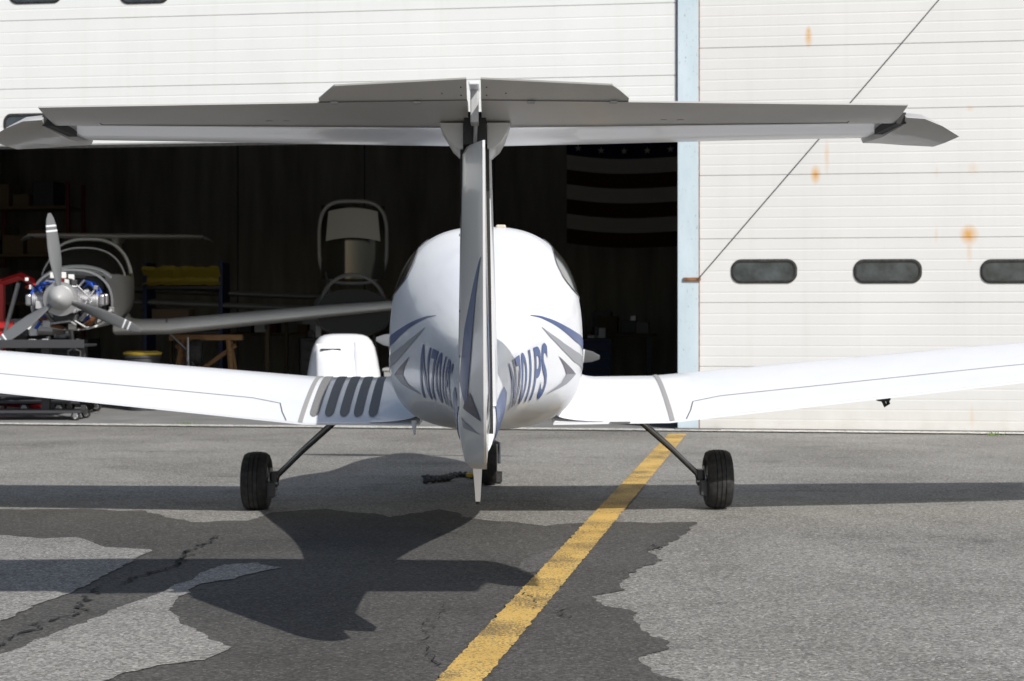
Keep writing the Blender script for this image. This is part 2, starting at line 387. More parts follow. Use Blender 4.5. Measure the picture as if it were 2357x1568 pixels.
    tube('elevator_pushrod',[(0,5.02,1.80),(.004,4.99,1.87)],.007,STEEL,A)
    for sd in (1,-1):
        g=empty('main_gear'); g.parent=A
        tube('gear_leg',[(sd*.93,9.85,.60),(sd*1.0,9.86,.555),(sd*1.18,9.9,.40),(sd*1.33,9.93,.255),(sd*1.375,9.94,.215)],[.030,.028,.022,.019,.02],STEEL,g,10,.7)
        tube('brake_line',[(sd*.98,9.83,.55),(sd*1.18,9.86,.375),(sd*1.34,9.9,.22),(sd*1.36,9.9,.15)],.006,DARKP,g)
        tube('axle',[(sd*1.35,9.94,.20),(sd*1.49,9.94,.188)],.02,STEEL,g)
        c=(sd*1.49,9.94,.187)
        lathe('tire',[(-.055,.10),(-.078,.125),(-.084,.15),(-.076,.172),(-.055,.184),(-.031,.187),(-.030,.182),(-.026,.182),(-.025,.1885),(-.002,.189),(-.001,.184),(.003,.184),(.004,.189),(.026,.1885),(.027,.182),(.031,.182),(.032,.187),(.055,.184),(.076,.172),(.084,.15),(.078,.125),(.055,.10)],c,RUBBER,g,'x',56)
        lathe('hub',[(-.06,.03),(-.062,.10),(-.04,.104),(.04,.104),(.062,.10),(.065,.03)],c,WHITE2,g,'x',28)
        lathe('brake_disc',[(-.004,.085),(.004,.085)],(sd*1.400,9.94,.187),STEEL,g,'x',28)
        box('brake_caliper',(sd*1.39-.028,9.82,.09),(sd*1.39+.028,9.90,.19),DSTEEL,g,.008)
        box('axle_fitting',(sd*1.372-.02,9.88,.15),(sd*1.372+.02,9.98,.25),DSTEEL,g,.008)
        for k in range(3): tube('bolt',[(sd*1.345,9.86,.11+.035*k),(sd*1.40,9.86,.11+.035*k)],.007,STEEL,g,8)
    g=empty('nose_gear'); g.parent=A
    tube('nose_strut',[(0,11.85,.66),(0,11.62,.40),(0,11.45,.30)],[.03,.025,.022],STEEL,g)
    for sx in (.075,-.075): tube('fork',[(0,11.5,.33),(sx,11.46,.30),(sx,11.4,.16)],.014,STEEL,g)
    lathe('nose_tire',[(-.04,.09),(-.06,.12),(-.055,.145),(-.03,.158),(.03,.158),(.055,.145),(.06,.12),(.04,.09)],(0,11.4,.158),RUBBER,g,'x',36)
    lathe('nose_hub',[(-.045,.02),(-.045,.09),(.045,.09),(.045,.02)],(0,11.4,.158),WHITE2,g,'x',24)
    tube('belly_antenna',[(-.40,8.6,.66),(-.40,8.6,.64),(-.395,8.57,.585)],[.014,.014,.006],W,A)
    zc=.985 if main else 1.02
    for k in range(nb): blade('propeller_blade',.92 if main else 1.03,math.radians(phi+360/nb*k),(-.03 if main and k else 0,12.82,zc),A)
    lathe('spinner',[(-.10,.155),(-.04,.155),(.02,.15),(.08,.128),(.14,.095),(.19,.055),(.215,.02),(.22,.003)],(0,12.82,zc),GREYP if not main else W,A,'y',36)
    return A
build_aircraft('light_aircraft',(-.07,0,0),(0,math.radians(-.22),math.radians(.5)),nb=2,phi=95)

# ------------------------------------------------------------------ second aircraft, jacked up with engine uncovered
A2=build_aircraft('light_aircraft',(-7.53,31.33,.92),(math.radians(-2.0),0,math.radians(189.2)),main=False,cowl=False,phi=7)
def engine(P,o=(0,0,0),s=1.0):
    g=empty('engine',o); g.parent=P; g.scale=(s,s,s)
    box('crankcase',(-.13,-.45,-.13),(.13,.36,.12),ALU,g,.03)
    lathe('front_housing',[(0,.10),(.06,.12),(.14,.11),(.18,.07)],(0,.34,.02),ALU,g,'y',24)
    lathe('starter_ring',[(0,.17),(.02,.17),(.02,.15),(.03,.1)],(0,.52,.02),STEEL,g,'y',36)
    for sd in (1,-1):
        for y in (-.22,.14):
            prof=[]
            for k in range(11): prof+= [(sd*(.13+k*.018),.085),(sd*(.137+k*.018),.085),(sd*(.138+k*.018),.066),(sd*(.146+k*.018),.066)]
            lathe('finned_cylinder',prof,(0,y,0),ALU,g,'x',22)
            box('rocker_cover',(min(sd*.33,sd*.39),y-.07,-.06),(max(sd*.33,sd*.39),y+.07,.06),STEEL,g,.02)
            tube('exhaust',[(sd*.27,y,-.07),(sd*.28,y-.02,-.17),(sd*.2,y-.1,-.25),(sd*.1,-.4,-.3)],.024,RUSTM,g)
            tube('ignition_lead',[(sd*.06,-.42,.10),(sd*.12,-.3,.2),(sd*.25,y-.03,.17),(sd*.30,y,.08)],.011,BLUEH,g)
            tube('ignition_lead',[(sd*.05,-.4,.05),(sd*.18,-.2,.16),(sd*.29,y+.03,.14),(sd*.33,y+.02,.05)],.010,BLUEH,g)
            tube('induction_pipe',[(0,-.1,-.16),(sd*.15,y*.8,-.2),(sd*.24,y,-.08)],.022,STEEL,g)
    box('oil_sump',(-.12,-.35,-.24),(.12,.2,-.13),DSTEEL,g,.03)
    box('battery_box',(-.32,-.62,.08),(-.12,-.46,.24),DARKP,g,.02)
    box('oil_cooler',(.15,-.55,-.28),(.36,-.47,-.10),STEEL,g,.01)
    for k in range(34):
        r=random.Random(k); p=[(r.uniform(-.42,.42),r.uniform(-.45,.35),r.uniform(-.36,.28)) for _ in range(3)]
        p[1]=tuple((a+b)/2+r.uniform(-.08,.08) for a,b in zip(p[0],p[2])); p[2]=tuple(lerp(a,b,.55) for a,b in zip(p[0],p[2]))
        tube('hose',[pl(p,i/6) for i in range(7)],r.choice([.008,.012,.018]),r.choice([DARKP,DARKP,BLUEH,STEEL,STEEL,REDP,WHITE2,ALU]),g,7)
        q=p[0]; e=r.uniform(.015,.04); box('fitting',tuple(v-e for v in q),tuple(v+e for v in q),r.choice([ALU,STEEL,DSTEEL,WHITE2]),g,.006)
    for sx in (.22,-.22):
        tube('mount_tube',[(sx,-.75,.2),(sx*.6,-.4,.08)],.012,WHITE2,g); tube('mount_tube',[(sx,-.75,-.25),(sx*.6,-.4,-.1)],.012,WHITE2,g)
    return g
engine(A2,(0,12.15,.98),1.22)
def flange(nm,y,dy,q0,zc,hu,hl,P,m):
    secs=[]
    for q,d in ((1.0,0),(1.02,dy),(.96,dy),(.94,0)):
        secs.append([(fw(y)*q*q0*math.copysign(abs(math.cos(a))**(2/2.3),math.cos(a)),y+d,zc+(hu if math.sin(a)>0 else hl)*q*math.copysign(abs(math.sin(a))**(2/2.4),math.sin(a))) for a in [2*math.pi*k/48 for k in range(48)]])
    loft(nm,secs,m,P,cap=False)
flange('cowl_flange',11.45,.22,1.0,.92,.44,.34,A2,WHITE2)
def jack(x,y,h):
    g=empty('aircraft_jack',(x,y,0))
    for k in range(3):
        a=2*math.pi*k/3+.4; tube('leg',[(.35*math.cos(a),.35*math.sin(a),.02),(.05*math.cos(a),.05*math.sin(a),h*.65)],.018,DSTEEL,g)
        tube('brace',[(.25*math.cos(a),.25*math.sin(a),h*.2),(.25*math.cos(a+2.094),.25*math.sin(a+2.094),h*.2)],.01,DSTEEL,g)
    tube('ram',[(0,0,h*.2),(0,0,h)],[.035,.02],STEEL,g); return g
jack(-4.55,21.6,.98); jack(-8.6,22.1,.98)
T=empty('tool_tray_stand',(-5.75,18.75,0))
box('tray',(-1.1,-.3,.90),(.62,.25,.93),DSTEEL,T,.006); box('tray_lip',(-1.1,-.33,.885),(.62,-.303,.985),DSTEEL,T,.004)
box('post',(.02,-.05,.1),(.12,.05,.898),DSTEEL,T,.006)
for x in (-.9,.5): box('leg',(x,-.03,.12),(x+.05,.03,.898),DSTEEL,T,.004)
box('shelf',(-1.0,-.28,.30),(.56,.25,.32),DSTEEL,T,.005)
box('base',(-1.0,-.28,.10),(.56,.25,.13),DSTEEL,T,.005)
for k in range(12):
    x=random.uniform(-1,.5); y=random.uniform(-.2,.15); h=random.uniform(.02,.09); box('engine_part',(x,y,.932),(x+random.uniform(.03,.12),y+.08,.932+h),random.choice([STEEL,WHITE2,ALU,DSTEEL]),T,.008)
def caster(P,x,y,R=.055):
    k=R/.055
    box('caster_fork',(x-.025,y-.03,.05*k),(x+.025,y+.03,.10*k),STEEL,P,.004); lathe('caster_wheel',[(-.015,.02*k),(-.018,.045*k),(-.01,R),(.01,R),(.018,.045*k),(.015,.02*k)],(x,y,R+.012),RUBBER,P,'y',20)
    lathe('caster_hub',[(-.021,.008),(-.021,.030*k),(.021,.030*k),(.021,.008)],(x,y,R+.012),WHITE2,P,'y',16)
for x in (-.95,.5):
    for y in (-.25,.2): caster(T,x,y)
D=empty('wheeled_dolly',(-6.15,20.1,0)); box('deck',(-.7,-.3,.14),(.75,.3,.19),DSTEEL,D,.01)
for x in (-.6,-.15,.3,.65):
    for y in (-.24,.24): caster(D,x,y,.068)
box('load_case',(-.5,-.2,.192),(.1,.2,.5),DSTEEL,D,.02); box('load_case',(.2,-.2,.192),(.6,.2,.42),DSTEEL,D,.02)
C=empty('engine_cowling',(-2.10,19.2,0),(0,0,math.radians(10)))
secs=[]
for z,w,dp in [(0.0,.49,.42),(.3,.475,.41),(.55,.45,.39),(.75,.415,.35),(.88,.385,.31),(.96,.345,.26),(1.01,.30,.21),(1.035,.24,.16),(1.048,.15,.10),(1.05,.05,.04)]:
    secs.append([(w*math.copysign(abs(math.cos(a))**.72,math.cos(a)),dp*math.copysign(abs(math.sin(a))**.72,math.sin(a)),z) for a in [2*math.pi*k/48 for k in range(48)]])
loft('cowl_shell',secs,WHITE,C,angle=80)
box('scoop_slot',(-.31,-.405,.845),(-.06,-.30,.872),DARKP,C,.008)
secs=[]
for x,b in ((-.36,0),(-.33,.02),(-.25,.05),(-.16,.06),(-.08,.05),(0,.02),(.03,0)):
    secs.append([(x,-.30,.93),(x,-.32-b,.90),(x,-.355-b,.84),(x,-.375-b*1.3,.7),(x,-.40-b*1.3,.4),(x,-.40-b,.2),(x,-.3,.2)])
loft('scoop_bulge',secs,WHITE,C,angle=80)
secs=[]
for x,b in ((.10,0),(.14,.03),(.22,.05),(.28,.04),(.32,0)):
    secs.append([(x,-.25,.96),(x,-.28-b,.93),(x,-.34-b,.80),(x,-.38-b,.5),(x,-.40-b,.2),(x,-.3,.2)])
loft('side_bulge',secs,WHITE,C,angle=80)
PB=empty('plastic_bin',(-2.10,19.4,0))
loft('bin_body',[[(.55,-.15,.012),(.85,-.15,.012),(.85,.15,.012),(.55,.15,.012)],[(.50,-.2,.58),(.90,-.2,.58),(.90,.2,.58),(.50,.2,.58)]],DIMW,PB,angle=20); box('bin_lid',(.48,-.22,.582),(.92,.22,.62),DIMW,PB,.012)

# ------------------------------------------------------------------ hangar
beta=-math.atan(.135)
HG=empty('aircraft_hangar',(0,17.29,0),(0,0,beta))
def wl(px,py):
    k=(px-CX)/F; d=17.29/(1+.135*k); return (k*d/math.cos(beta),H+(HZ-py)/F*d)
def door_mat(name,base,spots):
    m=mat(name,base,.55,0,0,.35); t=NT(m)
    c=t.ramp(t.noise(.8,5,.6,t.mapping((1,1,.5))),.3,.75,tuple(x*.92 for x in base),base)
    st=t.ramp(t.noise(7,5,.6,t.mapping((1,1,.05))),.52,.85); c=t.mix(t.math('MULTIPLY',st,.22),c,tuple(x*.75 for x in (base[0],base[1]*.96,base[2]*.88)))
    dirt=t.n('ShaderNodeSeparateXYZ'); t.l(t.tc.outputs['Object'],dirt.inputs[0])
    g=t.math('SUBTRACT',1,t.math('MULTIPLY',dirt.outputs[2],2.2),True); g=t.math('MULTIPLY',g,t.noise(5,5),True)
    c=t.mix(t.math('MULTIPLY',g,.7),c,(.42,.39,.33))
    nz=t.noise(9,6,.7,t.mapping((1,1,.5)))
    acc=None
    for (s,z,rs,rz,k) in spots:
        mp=t.n('ShaderNodeVectorMath',operation='SUBTRACT'); t.l(t.tc.outputs['Object'],mp.inputs[0]); mp.inputs[1].default_value=(s,0,z)
        sc=t.n('ShaderNodeVectorMath',operation='MULTIPLY'); t.l(mp.outputs[0],sc.inputs[0]); sc.inputs[1].default_value=(1/rs,0,1/rz)
        ln=t.n('ShaderNodeVectorMath',operation='LENGTH'); t.l(sc.outputs[0],ln.inputs[0])
        v=t.math('MULTIPLY',t.math('SUBTRACT',1,ln.outputs['Value'],True),k)
        acc=v if acc is None else t.math('MAXIMUM',acc,v)
    if acc is not None:
        acc=t.math('MULTIPLY',acc,t.math('MULTIPLY',nz,1.7),True); c=t.mix(acc,c,(.62,.34,.09))
    t.col(c); t.bump(t.noise(60,3),.04,.003); return m
def sp(px,py,rx,ry,k): s,z=wl(px,py); return (s,z,rx/F*17,ry/F*17,k)
rust=[sp(1861,85,10,28,1.0),sp(1861,72,7,14,1.2),sp(1877,402,13,26,1.1),sp(1903,360,7,50,.45),sp(2231,540,24,26,1.3),sp(2231,575,8,38,.4),sp(2240,388,15,20,.3),sp(2155,540,5,26,.3),sp(2232,250,12,8,.35),sp(2156,396,5,20,.25),sp(2237,960,6,36,.3)]
DOORR=door_mat('painted_door_right',(.685,.68,.66),rust); DOORL=door_mat('painted_door_left',(.73,.74,.725),[])
def ribbed(name,s0,s1,zs,m,y0=0,ribs=5,thick=.05):
    prof=[]
    for a,b in zip(zs[:-1],zs[1:]):
        prof+=[(.010,a),(.010,a+.005),(0,a+.013)]
        h=(b-a)
        for k in range(1,ribs+1):
            z=a+h*k/(ribs+1); prof+=[(0,z-.012),(.0018,z-.004),(.0018,z+.002),(0,z+.012)]
        prof+=[(0,b-.003),(.010,b-.001)]
    V=[];Fc=[]
    for y,z in prof: V+=[(s0,y0+y,z),(s1,y0+y,z)]
    n=len(prof)
    for i in range(n-1): Fc.append((2*i,2*i+1,2*i+3,2*i+2))
    k=len(V); V+=[(s0,y0+thick,zs[0]),(s1,y0+thick,zs[0]),(s0,y0+thick,zs[-1]),(s1,y0+thick,zs[-1])]
    Fc+=[(k,k+1,1,0),(k,k+2,k+3,k+1),(2*n-2,2*n-1,k+3,k+2)]
    Fc+=[tuple([2*i for i in range(n)]+[k+2,k]),tuple([2*i+1 for i in range(n)]+[k+3,k+1])]
    return mobj(name,V,Fc,m,HG,False)
cs0,_=wl(1560,0); cs1,_=wl(1608,0)
ribbed('sliding_door_right',cs1+.012,13.5,[.012,.70,1.405,2.11,2.81,3.515,4.22,4.925,5.63,6.335,TOP],DOORR,0)
ribbed('raised_door_left',-11.0,cs0-.012,[3.27,3.93,4.735,5.54,6.345,TOP],DOORL,.01)
box('door_bottom_seal',(-11.0,.02,3.235),(cs0-.012,.05,3.268),RUBBER,HG,0)
box('door_base_seal',(cs1+.012,-.006,.0),(13.5,.035,.018),RUBBER,HG,0)
COLM=mat('pale_blue_column_paint',(.56,.66,.70),.5); t=NT(COLM)
c=t.ramp(t.noise(3,5,.6,t.mapping((1,1,.3))),.3,.7,(.46,.55,.60),(.57,.66,.71)); ch=t.ramp(t.noise(38,5,.7,t.mapping((1.5,1,.45))),.63,.67)
t.col(t.mix(ch,c,(.25,.20,.17)))
box('column',(cs0,-.03,0),(cs1-.0,.25,TOP),COLM,HG,.004)
box('column_guide',(cs1+.0005,-.012,0.02),(cs1+.0115,.045,TOP),RUSTM,HG,0)
box('column_guide',(cs0-.0115,-.005,3.2),(cs0-.0005,.14,TOP),DARKP,HG,0)
box('column_footing',(cs0-.03,-.11,.0),(cs1+.25,-.032,.028),mat('footing',(.12,.11,.1),.9),HG,.004)
bs,bz=wl(1592,643)
box('cable_bracket',(bs-.09,-.055,bz-.018),(bs+.1,-.032,bz+.018),RUSTM,HG,.003)
def rrect(w,h,r,n=8):
    P=[]
    for cx,cz,a0 in ((w/2-r,h/2-r,0),(-w/2+r,h/2-r,90),(-w/2+r,-h/2+r,180),(w/2-r,-h/2+r,270)):
        for i in range(n+1):
            a=math.radians(a0+90*i/n); P.append((cx+r*math.cos(a),cz+r*math.sin(a)))
    return P
WGL=mat('window_acrylic',(.035,.045,.05),.12,0,.5); t=NT(WGL); t.col(t.ramp(t.noise(5,4),.35,.75,(.02,.027,.03),(.075,.09,.10)))
def dwin(px0,px1,py0,py1,y0):
    s0,z1=wl(px0,py0); s1,_=wl(px1,py0); _,z0=wl((px0+px1)/2,py1); w,h=s1-s0,z1-z0; cx,cz=(s0+s1)/2,(z0+z1)/2
    secs=[]
    for off,y in ((0,.01),(0,-.012),(-.010,-.02),(-.028,-.018),(-.034,.004)):
        secs.append([(cx+a,y0+y,cz+b) for a,b in rrect(w+2*off,h+2*off,min(h*.42,h*.42+off))])
    loft('window_frame',secs,RUBBER,HG,cap=False,angle=60)
    mobj('window_pane',[(cx+a,y0-.004,cz+b) for a,b in rrect(w-.06,h-.06,h*.32)],[tuple(range(36))],WGL,HG,False)
for a,b in ((1683,1835),(1965,2122),(2257,2415),(2560,2720)): dwin(a,b,597,652,0)
for a,b in ((-240,-120),(20,143),(275,390)): dwin(a,b,-42,8,.01)
dwin(8,128,262,306,.01)
WALLI=mat('hangar_lining',(.3,.29,.26),.8); t=NT(WALLI)
fold=t.noise(3,5,.6,t.mapping((1,1,.12))); t.col(t.ramp(fold,.3,.7,(.17,.16,.14),(.33,.315,.28))); t.bump(fold,.6,.08)
EXT=mat('metal_cladding',(.55,.55,.52),.5)
CONC=mat('hangar_concrete',(.22,.22,.215),.5); t=NT(CONC); t.col(t.ramp(t.noise(1.4,7,.6),.3,.75,(.21,.21,.21),(.34,.34,.33)))
mobj('floor_slab',[(-13,-.02,.012),(13.5,-.02,.012),(13.5,15,.012),(-13,15,.012)],[(0,1,2,3)],CONC,HG,False,False)
box('back_wall',(-13,15,0),(13.5,15.2,TOP),WALLI,HG,0)
box('side_wall_left',(-13.2,.3,0),(-13,15.2,TOP),WALLI,HG,0); box('side_wall_right',(13.5,-.02,0),(13.7,15.2,TOP),WALLI,HG,0)
box('front_wall_left',(-13.2,.06,0),(-11.0,.28,TOP),EXT,HG,0)
box('roof',(-13.4,-.2,TOP+.002),(13.9,15.4,TOP+.2),WALLI,HG,0)
box('fascia',(-13.4,-.26,TOP-.05),(13.9,-.202,TOP+.6),EXT,HG,0)
for x in (-8,-5.2,-2.4): box('lining_batten',(x-.015,14.97,.02),(x+.015,14.997,TOP-.01),DSTEEL,HG,0)
LIP=mat('concrete_sill',(.60,.58,.54),.85); t=NT(LIP); t.col(t.ramp(t.noise(22,6,.7),.32,.55,(.18,.17,.15),(.70,.68,.63)))
rows=[]
for i in range(400):
    s=-13+26.5*i/399; e=.035*noise.noise(Vector((s*6,0,0)))
    rows.append([(s,-.26+e-.0,.014),(s,-.021,.016)])
grid('door_sill',rows,LIP,HG,False)
CB=empty('guy_cable'); 
p0=wl(1612,640); p1=wl(2160,0); q=(p0[0]+(p1[0]-p0[0])*(7.1-p0[1])/(p1[1]-p0[1]),7.1)
tube('cable',[(p0[0]-.02,-.07,p0[1]-.01),(lerp(p0[0],q[0],.5),-.12,lerp(p0[1],q[1],.5)-.01),(q[0],-.20,q[1])],.0065,DSTEEL,CB,8)
CB.location=HG.location; CB.rotation_euler=HG.rotation_euler
# ---- contents
CREAM=mat('faded_white_cloth',(.52,.50,.45),.9); REDF=mat('faded_red_cloth',(.07,.008,.008),.9); BLUF=mat('flag_blue_cloth',(.010,.012,.05),.9)
FL=empty('american_flag')
def flagpt(u,v,W_=7.2,H_=4.0):
    return (u*W_,-.05+.05*math.sin(u*9+v*2)+.03*math.sin(u*23),6.95-v*H_-.10*math.sin(u*4.2)-.05*math.sin(u*11))
for k in range(13):
    grid('stripe',[[flagpt(i/40,(k+j/2)/13) for j in range(3)] for i in range(41)],REDF if k%2==0 else CREAM,FL)
grid('canton',[[tuple(a+b for a,b in zip(flagpt(.4*i/20,7/13*j/8),(0,-.02,0))) for j in range(9)] for i in range(21)],BLUF,FL)
V=[];Fc=[]
for r in range(9):
    for c_ in range(6 if r%2==0 else 5):
        u=.4*((c_+.5+(.5 if r%2 else 0))/6); v=7/13*(r+.7)/9.4; p=flagpt(u,v); i=len(V)
        for k in range(10): rr=.08 if k%2==0 else .032; a=math.pi/2+k*math.pi/5; V.append((p[0]+rr*math.cos(a),p[1]-.035,p[2]+rr*math.sin(a)))
        Fc.append(tuple(range(i,i+10)))
mobj('stars',V,Fc,CREAM,FL,False)
FL.location=Vector((0,17.29,0))+Matrix.Rotation(beta,3,'Z')@Vector((-.85,14.85,-.12)); FL.rotation_euler=(0,0,beta)
FU=empty('aircraft_fuselage_with_open_canopy',(-3.45,33.2,.42),(0,0,math.radians(186)))
o=loft('hull',[fsec(lerp(6.5,11.4,i/50),n=48,ztop=1.24) for i in range(51)],DIMW,FU); o.data.materials.append(DARKP)
for p in o.data.polygons:
    if len(p.vertices)>4 and p.center.y>11: p.material_index=1
lathe('windshield_hoop',[(0,.46),(.04,.48),(.08,.46),(.04,.43),(0,.46)],(0,11.2,1.0),DIMW,FU,'y',36,cap=False)
fr=[( .50*math.copysign(abs(math.cos(a))**.6,math.cos(a)),10.45+.25*math.sin(a),1.95+.60*math.copysign(abs(math.sin(a))**.6,math.sin(a))) for a in [2*math.pi*k/40 for k in range(41)]]
tube('open_canopy_frame',fr,.028,DIMW,FU)
grid('canopy_glass',[[(.47*u,10.40-.25*(1-u*u),1.42+v*1.1-.02*u*u) for u in [i/8-1 for i in range(17)]] for v in (0,.5,1)],GLASS,FU)
grid('canopy_sunshade',[[(.40*u*(1-.1*v),10.62-.1*(1-u*u),2.02+v*.44-.06*u*u) for u in [i/8-1 for i in range(17)]] for v in (0,.5,1)],mat('sunshade_fabric',(.4,.39,.36),.9),FU)
tube('canopy_strut',[(.4,10.4,1.5),(.35,10.8,1.2)],.02,STEEL,FU)
for x in (-.3,.3): tube('stand_leg',[(x,10.8,.6),(x*1.5,11.0,-.40)],.03,DSTEEL,FU)
E3=empty('uncowled_aircraft_nose',(1.75,34.2,.05),(0,0,math.radians(172)))
loft('hull',[fsec(lerp(8.2,11.4,i/40),n=48) for i in range(41)],DIMW,E3); engine(E3,(0,12.1,1.15),1.1)
for k in range(3): blade('propeller_blade',.98,math.radians(-68+120*k),(0,12.9,1.17),E3)
lathe('spinner',[(-.1,.15),(0,.15),(.1,.11),(.19,.04),(.21,.005)],(0,12.9,1.17),DIMW,E3,'y',28)
for x in (-.35,.35): tube('stand_leg',[(x,11.3,.7),(x*1.4,11.5,-.03)],.025,DSTEEL,E3)
SW=empty('stored_wing',(-3.9,25.2,0),(0,0,math.radians(-4)))
ss_=[.5-.5*math.cos(math.pi*i/12) for i in range(13)]
for z,yy in ((1.42,0),(1.62,.5)):
    secs=[[(x,yy+c_*(s-.5),z-.04*x+th*naca(s)*.5) for s in reversed(ss_)]+[(x,yy+c_*(s-.5),z-.04*x-th*naca(s)*.3) for s in ss_[1:]] for x,c_,th in ((-2.9,1.2,.15),(-1,1.1,.13),(1,1.0,.11),(3.2,.8,.07),(3.5,.5,.03))]
    loft('wing_panel',secs,DIMW,SW)
for x in (-2,0,2):
    for sy in (-.5,.9): box('trestle_leg',(x-.03,sy,0.02),(x+.03,sy+.06,1.2-.04*x),CARD,SW,.003)
    box('trestle_beam',(x-.04,-.55,1.27-.04*x),(x+.04,1.0,1.33-.04*x),CARD,SW,.003)
SH=empty('sawhorse',(-4.35,22.0,0.012)); box('beam',(-.55,-.05,.92),(.5,.05,1.0),WOOD,SH,.005)
for x in (-.35,.3):
    for sy in (-.28,.28): tube('leg',[(x,sy*.2,.93),(x+(.12 if x>0 else -.12),sy,.0)],.035,WOOD,SH,4)
tube('brace',[(-.45,.0,.85),(-.1,0,.5)],.03,WOOD,SH,4); tube('brace',[(.4,.0,.85),(-.1,0,.5)],.03,WOOD,SH,4)
YC=empty('yellow_tarp_bundle',(-5.3,25.0,0)); 
rows=[[( -.62+1.24*i/24, -.35+.1*math.sin(j)+.03*noise.noise(Vector((i*.5,j,3))), 1.78+.30*j/5+.035*noise.noise(Vector((i*.6,j*.9,0)))) for j in range(6)] for i in range(25)]
YT=mat('yellow_tarp',(.32,.25,.025),.6); grid('tarp_front',rows,YT,YC); box('bundle',(-.62,-.2,1.78),(.62,.3,2.06),YT,YC,.05)
NAVY=mat('navy_rack',(.01,.02,.08),.5)
for x in (-.6,.62): box('rack_post',(x-.03,-.3,0.02),(x+.03,.35,2.15),NAVY,YC,.004)
box('rack_shelf',(-.6,-.3,1.72),(.6,.35,1.765),DSTEEL,YC,.004); box('rack_shelf',(-.6,-.3,1.0),(.6,.35,1.04),DSTEEL,YC,.004); box('carton',(-.5,-.25,1.045),(.1,.2,1.4),CARD,YC,.01)
BK=empty('yellow_bucket',(-4.95,20.6,0.012)); lathe('tub',[(0,.18),(.7,.23),(.71,.25),(.74,.25),(.74,.22)],(0,0,0),DSTEEL,BK,'z',28); lathe('lid',[(0,.24),(.03,.26),(.05,.2)],(0,0,.742),YEL,BK,'z',28)
EH=empty('engine_hoist',(-6.75,20.3,0.012))
box('mast',(-.05,-.05,0.1),(.05,.05,1.75),REDP,EH,.008); tube('boom',[(0,0,1.70),(.35,-.25,1.78),(.55,-.4,1.70)],.05,REDP,EH,4); tube('ram',[(0,-.03,.8),(.3,-.2,1.7)],.03,STEEL,EH)
tube('foot',[(0,0,.12),(.7,-.5,.1)],.045,REDP,EH,4); tube('foot',[(0,0,.12),(-.3,-.8,.1)],.045,REDP,EH,4); box('handle_plate',(-.2,-.1,1.1),(.2,-.06,1.2),REDP,EH,.005)
tube('brace',[(-.3,-.1,.1),(0,0,1.2)],.03,REDP,EH,4)
REDD=mat('dusty_red_rack',(.12,.01,.01),.6)
def shelf(x0,y0):
    P=empty('storage_shelf',(x0,y0,0.012),(0,0,beta))
    for x in (-1.6,0,1.6): 
        for y in (0,.7): box('upright',(x-.03,y-.03,0),(x+.03,y+.03,3.8),REDD,P,.004)
    for z in (.5,1.5,2.4,3.3):
        box('shelf_board',(-1.6,-.03,z),(1.6,.73,z+.05),CARD,P,.004)
        x=-1.5
        while x<1.2:
            w_=random.uniform(.2,.55); h_=random.uniform(.2,.7); box('carton',(x,.05,z+.053),(x+w_,.6,z+.053+h_),random.choice([CARD,CARD,DSTEEL,DIMW]),P,.01); x+=w_+.08
shelf(-9.9,29.0)
WB=empty('workbench',(-1.5,29.3,0.012),(0,0,beta))
box('top',(-5,0,.9),(4.2,.8,.96),CARD,WB,.005)
for x in (-4.9,-2,1,4.1): box('leg',(x-.05,.05,0),(x+.05,.15,.9),DSTEEL,WB,.004)
for k in range(34):
    x=random.uniform(-4.9,3.8); w_=random.uniform(.1,.4); box('tool_box',(x,random.uniform(.05,.3),.963),(x+w_,.6,.963+random.uniform(.1,.6)),random.choice([DSTEEL,DIMW,REDD,CARD,DSTEEL,STEEL]),WB,.01)
for i,(x,y) in enumerate([(-3.4,22.6),(-3.0,23.1),(-2.6,22.5),(-2.2,23.2),(-1.4,22.8),(.9,22.0),(1.5,22.6),(2.0,21.6)]):
    TT=empty('spare_tire',(x,y,0.012)); PR=[(0,.16),(.0,.26),(.05,.30),(.12,.30),(.17,.26),(.17,.16),(.12,.15),(.05,.15),(0,.16)]; lathe('tire',PR,(0,0,.0),RUBBER,TT,'z',28,cap=False)
    if i%2: lathe('tire',PR,(.05,0,.18),RUBBER,TT,'z',28,cap=False)
def cart(x,y,r,cols):
    P=empty('tool_cart',(x,y,.012),(0,0,r))
    box('cabinet',(-.35,-.22,.12),(.35,.22,.92),cols[0],P,.012)
    for k in range(5): box('drawer',(-.32,-.235,.16+.15*k),(.32,-.221,.29+.15*k),cols[1],P,.004); tube('drawer_pull',[(-.25,-.25,.27+.15*k),(.25,-.25,.27+.15*k)],.008,DSTEEL,P,6)
    for sx in (-.28,.28): 
        for sy in (-.16,.16): caster(P,sx,sy)
    for k in range(5): 
        xx=random.uniform(-.3,.2); box('tool',(xx,-.1,.922),(xx+random.uniform(.04,.15),.1,.922+random.uniform(.03,.2)),random.choice([STEEL,DSTEEL,DIMW]),P,.006)
cart(-3.1,25.0,.2,(DSTEEL,DSTEEL)); cart(-6.9,24.2,-.2,(DSTEEL,DSTEEL)); cart(1.2,24.5,.1,(DSTEEL,NAVY))

